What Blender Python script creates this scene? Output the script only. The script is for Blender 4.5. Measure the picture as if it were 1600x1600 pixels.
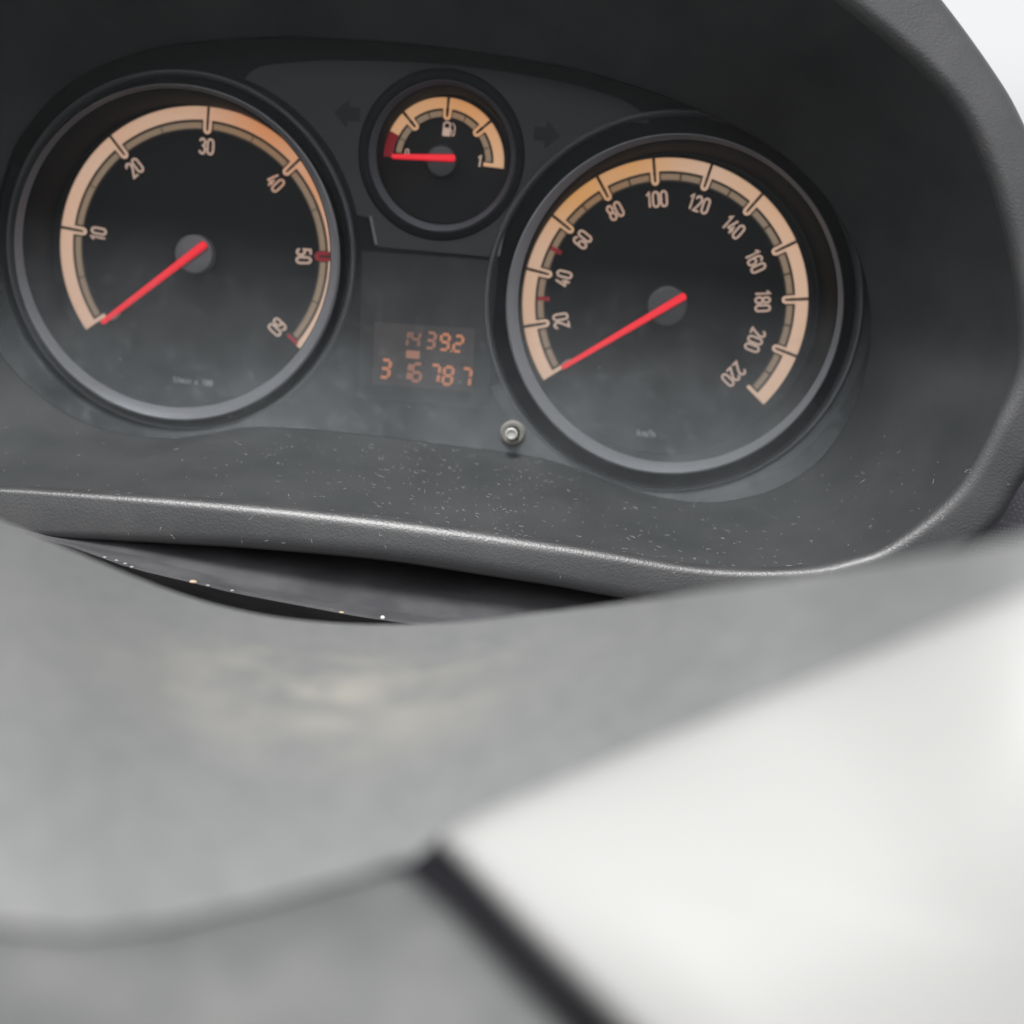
import bpy, bmesh, math, random
from mathutils import Vector, Matrix, Quaternion
random.seed(7)
for o in list(bpy.data.objects): bpy.data.objects.remove(o)
sc = bpy.context.scene
R_ = math.radians

# ------------------------------------------------------------------ camera
FPX, D = 1900.0, 0.42                      # focal length in photo pixels, distance to the dial plane
FOOT, ROLL = (888.66, 464.06), 0.1085
TILT = R_(3)                               # the instrument cluster leans back
a = Vector(((FOOT[0]-800)/FPX, -(FOOT[1]-800)/FPX, -1)).normalized()
RC = Matrix.Rotation(ROLL, 3, 'Z') @ a.rotation_difference(Vector((0, 0, -1))).to_matrix()
M = Matrix(((1, 0, 0), (0, math.sin(TILT), -math.cos(TILT)), (0, math.cos(TILT), math.sin(TILT))))  # cluster axes (right, up, to the driver) -> world
M4 = M.to_4x4()
CAMC = Vector((0, 0, D))
cam = bpy.data.objects.new('camera', bpy.data.cameras.new('camera'))
sc.collection.objects.link(cam); sc.camera = cam
cam.matrix_world = Matrix.Translation(M @ CAMC) @ (M @ RC).to_4x4()
cd = cam.data; cd.sensor_width = 36; cd.lens = 36*FPX/1600; cd.clip_start = 0.005; cd.clip_end = 500
cd.dof.use_dof = True; cd.dof.focus_distance = 0.345; cd.dof.aperture_fstop = cd.lens/5.7

# ------------------------------------------------------------------ sky, sun, exposure
SUN_EL, SUN_ROT = R_(65), R_(200)
w = bpy.data.worlds.new('World'); sc.world = w; w.use_nodes = True
nt = w.node_tree; nt.nodes.clear()
sky = nt.nodes.new('ShaderNodeTexSky'); sky.sky_type = 'NISHITA'; sky.sun_disc = False
sky.sun_elevation = SUN_EL; sky.sun_rotation = SUN_ROT; sky.dust_density = 4; sky.air_density = 1.0
hs = nt.nodes.new('ShaderNodeHueSaturation'); hs.inputs['Saturation'].default_value = 0.08
bg = nt.nodes.new('ShaderNodeBackground'); bg.inputs['Strength'].default_value = 0.12
wo = nt.nodes.new('ShaderNodeOutputWorld')
nt.links.new(sky.outputs[0], hs.inputs['Color']); nt.links.new(hs.outputs[0], bg.inputs[0]); nt.links.new(bg.outputs[0], wo.inputs[0])
sl = bpy.data.lights.new('sun', 'SUN'); sl.energy = 1.7; sl.angle = R_(20); sl.color = (1, .985, .965)
so = bpy.data.objects.new('sun', sl); sc.collection.objects.link(so)
sd = Vector((math.sin(SUN_ROT)*math.cos(SUN_EL), math.cos(SUN_ROT)*math.cos(SUN_EL), math.sin(SUN_EL)))
so.rotation_euler = sd.to_track_quat('Z', 'Y').to_euler()
sc.view_settings.view_transform = 'Standard'; sc.view_settings.look = 'None'
sc.view_settings.gamma = 1; sc.view_settings.exposure = 1.0
sc.render.engine = 'CYCLES'
sc.cycles.max_bounces = 8; sc.cycles.transparent_max_bounces = 12

# ------------------------------------------------------------------ helpers
def ray(px, py): return RC @ Vector(((px-800)/FPX, -(py-800)/FPX, -1))
def U(px, py, h):                          # where the photo's point lies at height h above the dial plane
    r = ray(px, py); t = (h-D)/r.z; return CAMC + r*t
def Q(px, py, q): return CAMC + ray(px, py)/q   # ... at 1/q metres from the camera
MM = 0.001
PX = D/FPX                                 # metres per photo pixel at the dial plane

def setp(o, **k):
    for a_, b_ in k.items(): o[a_] = b_
def thing(name, base, label=None, category=None, kind=None):
    o = bpy.data.objects.new(name, None); sc.collection.objects.link(o)
    o.empty_display_size = .01
    o.matrix_world = M4 @ Matrix.Translation(base)
    o['_base'] = 0; BASE[o.name] = Vector(base); del o['_base']
    if label: o['label'] = label
    if category: o['category'] = category
    if kind: o['kind'] = kind
    return o
BASE = {}
def mesh(name, vs, fs, mat, parent=None, smooth=True, auto=None, base=None):
    me = bpy.data.meshes.new(name)
    b = BASE[parent.name] if parent is not None else Vector(base or (0, 0, 0))
    me.from_pydata([tuple(Vector(v)-b) for v in vs], [], fs)
    me.update()
    bm = bmesh.new(); bm.from_mesh(me); bmesh.ops.recalc_face_normals(bm, faces=bm.faces); bm.to_mesh(me); bm.free()
    me.materials.append(mat)
    o = bpy.data.objects.new(name, me); sc.collection.objects.link(o)
    if smooth:
        me.polygons.foreach_set('use_smooth', [True]*len(me.polygons))
        if auto: me.set_sharp_from_angle(angle=R_(auto))
    if parent is not None: o.parent = parent
    else: o.matrix_world = M4 @ Matrix.Translation(b)
    BASE[o.name] = b
    return o
class G:                                   # geometry collector
    def __init__(s): s.v = []; s.f = []
    def add(s, vs, fs):
        n = len(s.v); s.v += [Vector(x) for x in vs]; s.f += [tuple(i+n for i in f) for f in fs]
    def grid(s, rows, closed=False, cap0=False, cap1=False):
        n = len(rows[0]); vs = [p for r in rows for p in r]; fs = []
        for i in range(len(rows)-1):
            for j in range(n if closed else n-1):
                k = (j+1) % n; fs.append((i*n+j, i*n+k, (i+1)*n+k, (i+1)*n+j))
        if cap0: fs.append(tuple(range(n)))
        if cap1: fs.append(tuple((len(rows)-1)*n+j for j in range(n)))
        s.add(vs, fs)
    def plate(s, poly, z0, z1, bev=0):     # prism of a 2D outline between two heights
        n = len(poly); rows = [[(x, y, z0) for x, y in poly], [(x, y, z1) for x, y in poly]]
        s.grid(rows, closed=True, cap0=True, cap1=True)
    def stroke(s, pts, wd, z0, z1, closed=False, w1=None):
        pts = [Vector(p) for p in pts]
        if not closed:
            pass
        n = len(pts); L = []; Rr = []
        for i, p in enumerate(pts):
            a_ = pts[i-1] if (i > 0 or closed) else None; b_ = pts[(i+1) % n] if (i < n-1 or closed) else None
            d1 = (p-a_).normalized() if a_ is not None else (b_-p).normalized()
            d2 = (b_-p).normalized() if b_ is not None else d1
            t = (d1+d2); t = t.normalized() if t.length > 1e-6 else d1
            nn = Vector((-t.y, t.x)); m = nn.dot(Vector((-d1.y, d1.x))); m = max(m, .55)
            ww = wd/2 if w1 is None else (wd+(w1-wd)*i/(n-1))/2
            L.append(p+nn*ww/m); Rr.append(p-nn*ww/m)
        k = n if closed else n-1
        vs = []; fs = []
        for z in (z0, z1):
            for q in (L, Rr): vs += [(q_.x, q_.y, z) for q_ in q]
        for i in range(k):
            j = (i+1) % n
            l0, r0, l1, r1 = 0, n, 2*n, 3*n
            fs.append((l1+i, l1+j, r1+j, r1+i)); fs.append((l0+i, l0+j, l1+j, l1+i)); fs.append((r0+i, r1+i, r1+j, r0+j))
        if not closed:
            for i in (0, n-1): fs.append((i, n+i, 3*n+i, 2*n+i))
        s.add(vs, fs)
    def lathe(s, c, prof, n=96, a0=0, a1=2*math.pi):
        rows = []; full = abs(a1-a0-2*math.pi) < 1e-6
        for r, h in prof:
            rows.append([(c[0]+r*math.sin(a0+(a1-a0)*i/(n if full else n-1)), c[1]+r*math.cos(a0+(a1-a0)*i/(n if full else n-1)), h) for i in range(n)])
        s.grid(rows, closed=full)
    def build(s, name, mat, parent=None, **k): return mesh(name, s.v, s.f, mat, parent, **k)
def spline(pts, n, closed=False):
    pts = [Vector(p) for p in pts]; N = len(pts); out = []
    seg = N if closed else N-1
    for i in range(seg):
        g = lambda j: pts[j % N] if closed else pts[min(max(j, 0), N-1)]
        p0, p1, p2, p3 = g(i-1), g(i), g(i+1), g(i+2)
        for k in range(n):
            t = k/n
            out.append(.5*((2*p1)+(p2-p0)*t+(2*p0-5*p1+4*p2-p3)*t*t+(3*p1-p0-3*p2+p3)*t**3))
    if not closed: out.append(pts[-1])
    return out
def fillet(pts, rad, n=5):                 # round the inner corners of a 3D polyline
    out = [pts[0]]
    for i in range(1, len(pts)-1):
        p = pts[i]; r = rad[i]
        if r <= 0: out.append(p); continue
        a_ = (pts[i-1]-p); b_ = (pts[i+1]-p); ra = min(r, a_.length*.49); rb = min(r, b_.length*.49)
        A = p+a_.normalized()*ra; B = p+b_.normalized()*rb
        for k in range(n+1):
            t = k/n; out.append(A*(1-t)**2+p*2*t*(1-t)+B*t*t)
    out.append(pts[-1]); return out

# ------------------------------------------------------------------ materials
def mat(name, col, rough=.5, metal=0, spec=.5, emis=None, es=0, coat=0):
    m = bpy.data.materials.new(name); m.use_nodes = True; b = m.node_tree.nodes['Principled BSDF']
    b.inputs['Base Color'].default_value = (*col, 1); b.inputs['Roughness'].default_value = rough
    b.inputs['Metallic'].default_value = metal; b.inputs['Specular IOR Level'].default_value = spec
    b.inputs['Coat Weight'].default_value = coat
    if emis: b.inputs['Emission Color'].default_value = (*emis, 1); b.inputs['Emission Strength'].default_value = es
    return m
def nd(m, t, **k):
    n = m.node_tree.nodes.new(t)
    for a_, b_ in k.items():
        if a_ in n.inputs: n.inputs[a_].default_value = b_
        else: setattr(n, a_, b_)
    return n
def lk(m, a_, b_): m.node_tree.links.new(a_, b_)
def pb(m): return m.node_tree.nodes['Principled BSDF']
def coord(m): return nd(m, 'ShaderNodeTexCoord').outputs['Object']
def noise(m, vec, scale, detail=3, rough=.5):
    n = nd(m, 'ShaderNodeTexNoise', Scale=scale, Detail=detail, Roughness=rough); lk(m, vec, n.inputs['Vector']); return n.outputs['Fac']
def mrange(m, v, a0, a1, b0, b1):
    n = nd(m, 'ShaderNodeMapRange'); n.inputs[1].default_value = a0; n.inputs[2].default_value = a1
    n.inputs[3].default_value = b0; n.inputs[4].default_value = b1; lk(m, v, n.inputs[0]); return n.outputs[0]
def mixc(m, f, c1, c2):
    n = nd(m, 'ShaderNodeMix', data_type='RGBA')
    lk(m, f, n.inputs[0]) if not isinstance(f, float) else setattr(n.inputs[0], 'default_value', f)
    for c, i in ((c1, 6), (c2, 7)):
        if isinstance(c, tuple): n.inputs[i].default_value = (*c, 1)
        else: lk(m, c, n.inputs[i])
    return n.outputs[2]
def math_(m, op, a_, b_):
    n = nd(m, 'ShaderNodeMath', operation=op)
    for i, x in enumerate((a_, b_)):
        if isinstance(x, (int, float)): n.inputs[i].default_value = x
        else: lk(m, x, n.inputs[i])
    return n.outputs[0]
def bump(m, hgt, dist, strength=1.0):
    n = nd(m, 'ShaderNodeBump'); n.inputs['Strength'].default_value = strength; n.inputs['Distance'].default_value = dist
    lk(m, hgt, n.inputs['Height']); lk(m, n.outputs[0], pb(m).inputs['Normal'])

# grained soft-touch plastic of the hood's front rim
m_rim = mat('grained_black_plastic', (.045, .045, .048), .40, spec=.75)
c = coord(m_rim)
wv = nd(m_rim, 'ShaderNodeTexVoronoi', feature='SMOOTH_F1', Scale=1500); wv.inputs['Smoothness'].default_value = .6
warp = nd(m_rim, 'ShaderNodeTexNoise', Scale=900, Detail=2)
lk(m_rim, c, warp.inputs['Vector'])
va = nd(m_rim, 'ShaderNodeVectorMath', operation='SCALE'); va.inputs['Scale'].default_value = .0012; lk(m_rim, warp.outputs['Color'], va.inputs[0])
vb = nd(m_rim, 'ShaderNodeVectorMath', operation='ADD'); lk(m_rim, c, vb.inputs[0]); lk(m_rim, va.outputs[0], vb.inputs[1]); lk(m_rim, vb.outputs[0], wv.inputs['Vector'])
hgt = math_(m_rim, 'ADD', wv.outputs['Distance'], math_(m_rim, 'MULTIPLY', noise(m_rim, c, 2600, 2), .5))
bump(m_rim, hgt, .00007, .8)
dn = mrange(m_rim, noise(m_rim, c, 60, 5, .6), .45, .75, 0, .35)
lk(m_rim, mixc(m_rim, dn, (.030, .031, .033), (.072, .071, .071)), pb(m_rim).inputs['Base Color'])

# smoother, dusty inside wall of the hood
m_wall = mat('dusty_black_plastic', (.05, .05, .052), .55)
c = coord(m_wall)
lk(m_wall, mixc(m_wall, mrange(m_wall, noise(m_wall, c, 35, 6, .62), .35, .75, 0, 1), (.026, .029, .031), (.043, .046, .047)), pb(m_wall).inputs['Base Color'])
bump(m_wall, noise(m_wall, c, 2500, 2), .00003, .6)

m_black = mat('black_plastic', (.012, .012, .013), .4)
m_gloss = mat('glossy_black_plastic', (.004, .004, .005), .4, spec=.2)
m_mask = mat('satin_black_mask', (.005, .0055, .006), .6, spec=.08)
m_ring = mat('satin_grey_ring', (.33, .33, .345), .38, metal=.25)
m_rib = mat('satin_dark_rib', (.08, .08, .09), .35, spec=.4)
m_rib2 = mat('satin_rib', (.10, .10, .106), .33)
m_flange = mat('dark_blue_grey_flange', (.03, .033, .036), .4, spec=.35)
m_panel = mat('grey_panel_print', (.040, .040, .042), .6, spec=.15)
m_edge = mat('grey_panel_edge', (.13, .13, .135), .4)
m_dial = mat('black_dial_print', (.006, .006, .0065), .6, spec=.2)
m_brown = mat('brown_dial_print', (.035, .024, .014), .6)
m_hub = mat('grey_needle_cap', (.13, .125, .13), .45)
m_hub2 = mat('dark_grey_needle_cap', (.05, .05, .052), .45)
m_red = mat('red_needle_plastic', (.60, .006, .014), .45, emis=(1, .012, .03), es=.33)
m_redp = mat('red_dial_print', (.35, .01, .02), .5, emis=(.8, .01, .03), es=.06)
m_lcd = mat('dark_display_glass', (.010, .010, .011), .3, spec=.3)
m_knob = mat('light_grey_plastic', (.38, .375, .36), .45)
m_knobd = mat('dusty_collar_plastic', (.16, .155, .14), .7)
m_lint = mat('pale_lint', (.50, .50, .49), .9)
m_crumb = mat('tan_crumb', (.42, .33, .23), .9)
m_white = mat('white_speck', (.8, .8, .78), .8)
def amber(name, col, s):
    return mat(name, (.05, .03, .02), .4, emis=col, es=s)
m_amber = [amber('amber_segment', (.80, .26, .10), .34), amber('amber_segment_faded', (.8, .30, .17), .20), amber('amber_segment_faint', (.75, .30, .19), .13)]
m_glow = mat('display_backlight_glow', (.018, .016, .016), .4, emis=(.5, .2, .13), es=.012)

def backlit(name, base, cream, orange, leds, s, floor=0.0):
    m = mat(name, base, .55)
    c = coord(m); tot = None
    for (p, rad, amt) in leds:
        d = nd(m, 'ShaderNodeVectorMath', operation='DISTANCE'); lk(m, c, d.inputs[0]); d.inputs[1].default_value = p
        g = mrange(m, d.outputs['Value'], 0, rad, amt, 0)
        tot = g if tot is None else math_(m, 'MAXIMUM', tot, g)
    tot = math_(m, 'ADD', tot, mrange(m, noise(m, c, 45, 2), .35, .7, 0, .22)); n_ = nd(m, 'ShaderNodeClamp'); lk(m, tot, n_.inputs[0])
    lk(m, mixc(m, n_.outputs[0], cream, orange), pb(m).inputs['Emission Color'])
    pb(m).inputs['Emission Strength'].default_value = s
    return m

# ------------------------------------------------------------------ binnacle hood
CEN = Vector((690, 440))
A_px = [(0, 300), (22, 235), (60, 178), (105, 136), (160, 104), (230, 80), (300, 68), (430, 59), (560, 64), (660, 72), (750, 84), (830, 96), (910, 112), (1020, 145), (1130, 190), (1190, 222), (1240, 258), (1290, 310), (1330, 375), (1350, 430), (1359, 490), (1357, 550), (1345, 605), (1322, 660), (1280, 718), (1230, 754), (1175, 775), (1110, 785), (1050, 780), (990, 766), (935, 746), (890, 728), (845, 716), (795, 707), (700, 695), (600, 682), (500, 672), (430, 667), (380, 668), (330, 677), (270, 685), (210, 681), (150, 666), (95, 640), (45, 600), (5, 555), (-20, 500), (-28, 430), (-20, 360)]
B_px = [(-150, 764, 84), (-300, 738, 84), (-385, 640, 83), (-410, 480, 83), (-395, 260, 82), (-320, 60, 80), (-190, -90, 78), (0, -200, 76), (400, -285, 75), (800, -260, 75), (1130, -140, 76), (1350, 18, 78), (1490, 147, 79), (1553, 265, 80), (1588, 390, 81), (1603, 490, 82), (1600, 575, 82), (1567, 655, 83), (1500, 768, 84), (1400, 850, 85), (1330, 877, 85), (1250, 890, 85), (1100, 888, 85), (900, 857, 85), (600, 814, 85), (300, 783, 85), (0, 762, 84)]
C_px = [(-200, 838, 86), (-370, 815, 86), (-480, 680, 85), (-510, 480, 85), (-490, 230, 84), (-400, -20, 82), (-240, -200, 80), (0, -310, 78), (400, -395, 77), (800, -370, 77), (1160, -270, 76), (1380, -120, 76), (1480, -2, 76), (1560, 108, 77), (1603, 182, 78), (1655, 310, 79), (1690, 450, 80), (1690, 570, 82), (1655, 680, 83), (1600, 766, 84), (1555, 834, 85), (1440, 920, 86), (1300, 958, 87), (1150, 955, 87), (1020, 946, 87), (940, 934, 87), (870, 921, 87), (760, 904, 87), (600, 880, 87), (400, 862, 87), (300, 856, 87), (90, 846, 87)]
def radial(loop, N, h=None):               # resample a closed loop by direction from the middle
    P = spline([Vector((p[0], p[1], p[2] if len(p) > 2 else h)) for p in loop], 10, True)
    ang = [math.atan2(p.y-CEN.y, p.x-CEN.x) for p in P]; out = []
    for k in range(N):
        th = -math.pi+2*math.pi*(k+.5)/N; best = None
        for i in range(len(P)):
            a0, a1 = ang[i], ang[(i+1) % len(P)]
            d = (a1-a0+math.pi) % (2*math.pi)-math.pi; e = (th-a0+math.pi) % (2*math.pi)-math.pi
            if abs(d) > 1e-9 and 0 <= e/d <= 1 and abs(e) < 1:
                q = P[i].lerp(P[(i+1) % len(P)], e/d)
                if best is None or (q.xy-CEN).length > (best.xy-CEN).length: best = q
        out.append(best if best is not None else out[-1])
    return out
NL = 420
HA = 24
La = [U(p.x, p.y, HA*MM) for p in radial(A_px, NL, HA)]
Lb = [U(p.x, p.y, p.z*MM) for p in radial(B_px, NL)]
Lc = [U(p.x, p.y, p.z*MM) for p in radial(C_px, NL)]
mid = U(CEN.x, CEN.y, 50*MM)
hood = thing('binnacle_hood', U(700, 900, 60*MM), 'black grained plastic hood with dusty inner wall framing the round gauges', 'instrument hood')
wall_rows = []; rim_rows = []
for k in range(NL):
    A_, B_, C_ = La[k], Lb[k], Lc[k]
    out_dir = (C_-B_); out_dir.z = 0; out_dir.normalize()
    Dp = C_ + out_dir*.004; Dp.z -= .045
    A0 = A_.copy(); A0.z = 12*MM; A0 = A0+(B_-A_).xy.to_3d()*.0
    Bw = B_.copy()
    full = fillet([A_, A_.lerp(B_, .5)+Vector((0, 0, -.002)), Bw, C_, Dp], [0, .03, .0033, .006, 0], 8)
    # rows: A, 9 (mid bend), 9 (B), 9 (C), D
    w_ = [A_.lerp(full[1], t) for t in (0, .33, .66)]+full[1:10]
    w_ += [full[9].lerp(full[10], t) for t in (.25, .5, .75)]+[full[10]]
    wall_rows.append(w_); rim_rows.append(full[10:])
g = G(); g.grid([list(r) for r in zip(*wall_rows)], closed=True); g.build('inner_wall', m_wall, hood)
g = G(); g.grid([list(r) for r in zip(*rim_rows)], closed=True); g.build('front_rim', m_rim, hood)
# outer shell of the hood running back into the dash
rows = []
for k in range(NL):
    e = rim_rows[k][-1]; o_ = (e-mid); o_.z = 0; o_.normalize()
    rows.append([e, e+o_*.002+Vector((0, 0, -.03)), e+o_*.004+Vector((0, 0, -.09))])
g = G(); g.grid([list(r) for r in zip(*rows)], closed=True); g.build('outer_shell', m_rim, hood)

# ------------------------------------------------------------------ instrument cluster
cl = thing('instrument_cluster', U(690, 440, 0), 'black instrument cluster with two large orange-lit gauges, fuel gauge and odometer, under dusty clear cover with painted reflection haze', 'instrument cluster')
base_c = BASE[cl.name]
def loc(px, py, h=0):
    p = U(px, py, h)-base_c; return (p.x, p.y, p.z)
m_scaleT = backlit('backlit_scale_print_amber_top', (.42, .33, .27), (.56, .355, .24), (.60, .215, .07),
                   [(loc(420, 195), .026, 1.0), (loc(495, 290), .020, .8)], .48)
m_scaleS = backlit('backlit_scale_print_amber_left', (.42, .33, .27), (.56, .36, .245), (.60, .27, .07),
                   [(loc(905, 300), .024, 1.0), (loc(985, 262), .020, .95), (loc(1225, 310), .022, .4)], .48)
m_scaleF = backlit('backlit_scale_print_fuel', (.42, .31, .23), (.58, .31, .15), (.60, .25, .07), [(loc(740, 165), .02, .9)], .48)
m_sub = backlit('backlit_minor_scale_print', (.16, .125, .09), (.20, .14, .09), (.24, .12, .05), [(loc(420, 195), .03, 1), (loc(930, 290), .03, 1), (loc(730, 180), .02, .6)], .5)
m_num = backlit('backlit_numeral_print', (.36, .30, .26), (.40, .26, .19), (.42, .20, .11), [(loc(440, 280), .02, 1), (loc(960, 300), .025, .6)], .52)

# back housing behind everything
g = G(); o2 = [(v.x, v.y) for v in La[::4]]
cx0 = sum(p[0] for p in o2)/len(o2); cy0 = sum(p[1] for p in o2)/len(o2)
o2 = [(cx0+(x-cx0)*1.05, cy0+(y-cy0)*1.05) for x, y in o2]
g.plate(o2, -14*MM, -2*MM); g.build('back_housing', m_black, cl, smooth=False)

def circ(c_, r, n=96): return [(c_[0]+r*math.sin(2*math.pi*i/n), c_[1]+r*math.cos(2*math.pi*i/n)) for i in range(n)]
def fill_holes(name, outer, holes, z0, z1, material, parent, bev=0):
    cu = bpy.data.curves.new(name, 'CURVE'); cu.dimensions = '2D'; cu.fill_mode = 'BOTH'; cu.extrude = (z1-z0)/2; cu.bevel_depth = bev
    for lp in [outer]+holes:
        s_ = cu.splines.new('POLY'); s_.points.add(len(lp)-1); s_.use_cyclic_u = True
        for i, p in enumerate(lp): s_.points[i].co = (p[0], p[1], 0, 1)
    t = bpy.data.objects.new('tmp', cu); sc.collection.objects.link(t)
    dg = bpy.context.evaluated_depsgraph_get(); me = bpy.data.meshes.new_from_object(t.evaluated_get(dg))
    vs = [v.co+Vector((0, 0, (z0+z1)/2)) for v in me.vertices]; fs = [tuple(p.vertices) for p in me.polygons]
    bpy.data.objects.remove(t); bpy.data.curves.remove(cu)
    return mesh(name, vs, fs, material, parent, smooth=False)

HR = 22*MM                                 # height of the ring tops
HM = 13*MM                                 # height of the black mask between the rings
def scl(h): return .972*(D-h)/FPX               # metres per photo pixel at height h (on the foot's ray)
def ring_centre(px, py, h): p = U(px, py, h); return (p.x, p.y)
TC, SC_, FC = ring_centre(274, 400, HR), ring_centre(1053, 481, HR), ring_centre(690, 245, 16*MM)
rT, rS, rF = 262*scl(HR), 264*scl(HR), 114*scl(16*MM)
# black mask sheet with holes
fill_holes('mask_plate', o2, [circ(TC, rT+.5*MM), circ(SC_, rS+.5*MM), circ(FC, rF+.3*MM)], HM-1.5*MM, HM, m_mask, cl)

def ring(name, c_, r, h, chw, off, deep, wallr, material, walls):
    # the opening sits a little off-centre in the ring, so the bevel is wider on one side
    s = MM; n = 128
    def rows(prof):
        return [[(c_[0]+off[0]*w_+rr*math.sin(6.2831853*i/n), c_[1]+off[1]*w_+rr*math.cos(6.2831853*i/n), hh) for i in range(n)] for rr, hh, w_ in prof]
    g = G(); g.grid(rows([(r-chw, h-deep, 1), (r-chw*.7, h-deep*.62, .7), (r-chw*.35, h-deep*.27, .35), (r-.2*s, h-.03*s, .05), (r, h-.3*s, 0), (r+.35*s, h-1.0*s, 0)]), closed=True)
    o = g.build(name, material, cl, auto=50)
    g = G(); g.grid(rows([(r-chw-.02*s, h-deep, 1), (r-chw-.4*s, h-deep-.8*s, 1), (wallr, -.5*s, .5)]), closed=True); g.build('ring_wall', walls, o)
    g = G(); g.lathe(c_, [(r+.36*s, h-1.0*s), (r+.4*s, HM-.5*s)], 128); g.build('ring_skirt', walls, o)
    return o
ring('bezel_ring', TC, rT, HR, 2.3*MM, (-.8*MM, 1.4*MM), 2.9*MM, rT-3.6*MM, m_ring, m_mask)
ring('bezel_ring', SC_, rS, HR, 2.3*MM, (1.1*MM, 1.1*MM), 2.9*MM, rS-3.6*MM, m_ring, m_mask)
ring('bezel_ring', FC, rF, 16*MM, 1.7*MM, (.3*MM, .6*MM), 1.9*MM, rF-2.2*MM, m_rib, m_mask)
for c_, r, fa0, fa1 in ((ring_centre(280, 397, 16*MM), 279*scl(16*MM), 150, 292), (ring_centre(1051, 478, 16*MM), 295*scl(16*MM), 72, 240)):
    g = G(); s = MM
    g.lathe(c_, [(r-1.5*s, HM-.2*s), (r-1.0*s, HM+1.6*s), (r-.2*s, HM+2.9*s), (r+.2*s, HM+2.9*s), (r+.6*s, HM+2.2*s), (r+.6*s, HM-.2*s)], 128)
    rib_ = g.build('outer_rib', m_rib2, cl, auto=60)
    g = G(); g.lathe(c_, [(r+.62*s, HM+1.7*s), (r+4.2*s, HM+1.0*s), (r+4.4*s, HM-.2*s)], 80, R_(fa0), R_(fa1)); g.build('rib_flange', m_flange, rib_, auto=60)

# grey printed panel round the fuel gauge
def P2(px, py, h): p = U(px, py, h); return Vector((p.x, p.y))
HP = HM+.6*MM
def arc_px(cx, cy, r, p_from, p_to, n=24):
    a0 = math.atan2(p_from[1]-cy, p_from[0]-cx); a1 = math.atan2(p_to[1]-cy, p_to[0]-cx)
    d = (a1-a0+math.pi) % (2*math.pi)-math.pi
    return [(cx+r*math.cos(a0+d*i/n), cy+r*math.sin(a0+d*i/n)) for i in range(n+1)]
top = [tuple(v) for v in spline([(383, 123), (400, 108), (430, 101), (520, 95), (640, 98), (760, 108), (870, 127), (950, 149), (992, 168), (1014, 192)], 6)]
pol = [(p[0], p[1]) for p in top] + arc_px(1054, 471, 288, (1000, 188), (800, 335))[1:] + [(786, 350), (778, 402), (590, 385), (580, 340)] + arc_px(272, 393, 292, (563, 335), (385, 125))[:-1]
pol = [tuple(P2(x, y, HP)) for x, y in pol]
FCm = ring_centre(690, 243, HM)
panel = fill_holes('printed_panel', pol, [circ(FCm, 131*scl(HM), 72)], HM+.05*MM, HP, m_panel, cl, .15*MM)
for e_ in (((579, 338), (588, 382)), ((790, 346), (779, 400))):
    g = G(); g.stroke([P2(*e_[0], HP), P2(*e_[1], HP)], .8*MM, HP-.1*MM, HP+.3*MM); g.build('panel_edge', m_edge, panel, smooth=False)
# cowl ring round the fuel gauge
g = G(); g.lathe(FCm, [(rF+.6*MM, HM+1.6*MM), (rF+1.6*MM, HM+1.9*MM), (130*scl(HM), HM+.75*MM), (130*scl(HM)+.2*MM, HM)], 96); g.build('fuel_gauge_cowl', m_mask, cl)
def arrow(cx, cy, sgn):
    rotm = Matrix.Rotation(R_(-7), 2); pts = [(-24, 0), (0, -24), (0, -11), (18, -11), (18, 11), (0, 11), (0, 24)]
    out = []
    for x, y in pts:
        v = Vector((x*sgn*-1 if sgn > 0 else x, y)); v = Matrix.Rotation(R_(6), 2) @ v
        out.append(tuple(P2(cx+v.x, cy+v.y, HP+.2*MM)))
    g = G(); g.plate(out, HP-.1*MM, HP+.25*MM); g.build('turn_signal_arrow', m_gloss, cl, smooth=False)
arrow(545, 178, -1); arrow(852, 210, 1)

# ---- digits as pen strokes in a 1 x 2.2 box
def arcp(cx, cy, rx, ry, a0, a1, n=7): return [(cx+rx*math.cos(R_(a0+(a1-a0)*i/n)), cy+ry*math.sin(R_(a0+(a1-a0)*i/n))) for i in range(n+1)]
def stad(x0, y0, x1, y1):
    r = (x1-x0)/2; cx = (x0+x1)/2; ry = min(r, (y1-y0)/2)
    return arcp(cx, y1-ry, r, ry, 0, 180)+arcp(cx, y0+ry, r, ry, 180, 360)
GL = {'0': [(stad(0, 0, 1, 2.2), 1)],
      '1': [([(.08, 1.72), (.55, 2.2), (.55, 0)], 0)],
      '2': [(arcp(.5, 1.65, .5, .55, 175, -20)+[(.8, 1.1), (.05, .0), (1, 0)], 0)],
      '3': [(arcp(.48, 1.68, .46, .52, 165, -60, 8)+[(.42, 1.17)], 0), (arcp(.48, .6, .5, .6, 75, -165, 10), 0)],
      '4': [([(.62, 2.2), (.0, .62), (1.05, .62)], 0), ([(.74, 1.25), (.74, 0)], 0)],
      '5': [([(.95, 2.2), (.12, 2.2), (.05, 1.15)]+arcp(.48, .68, .52, .62, 125, -165, 10), 0)],
      '6': [(stad(0, 0, 1, 1.25), 1), (arcp(.5, 1.65, .5, .55, 20, 180)+[(0, .6)], 0)],
      '8': [(stad(0, 0, 1, 1.12), 1), (stad(.06, 1.12, .94, 2.2), 1)]}
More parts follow.
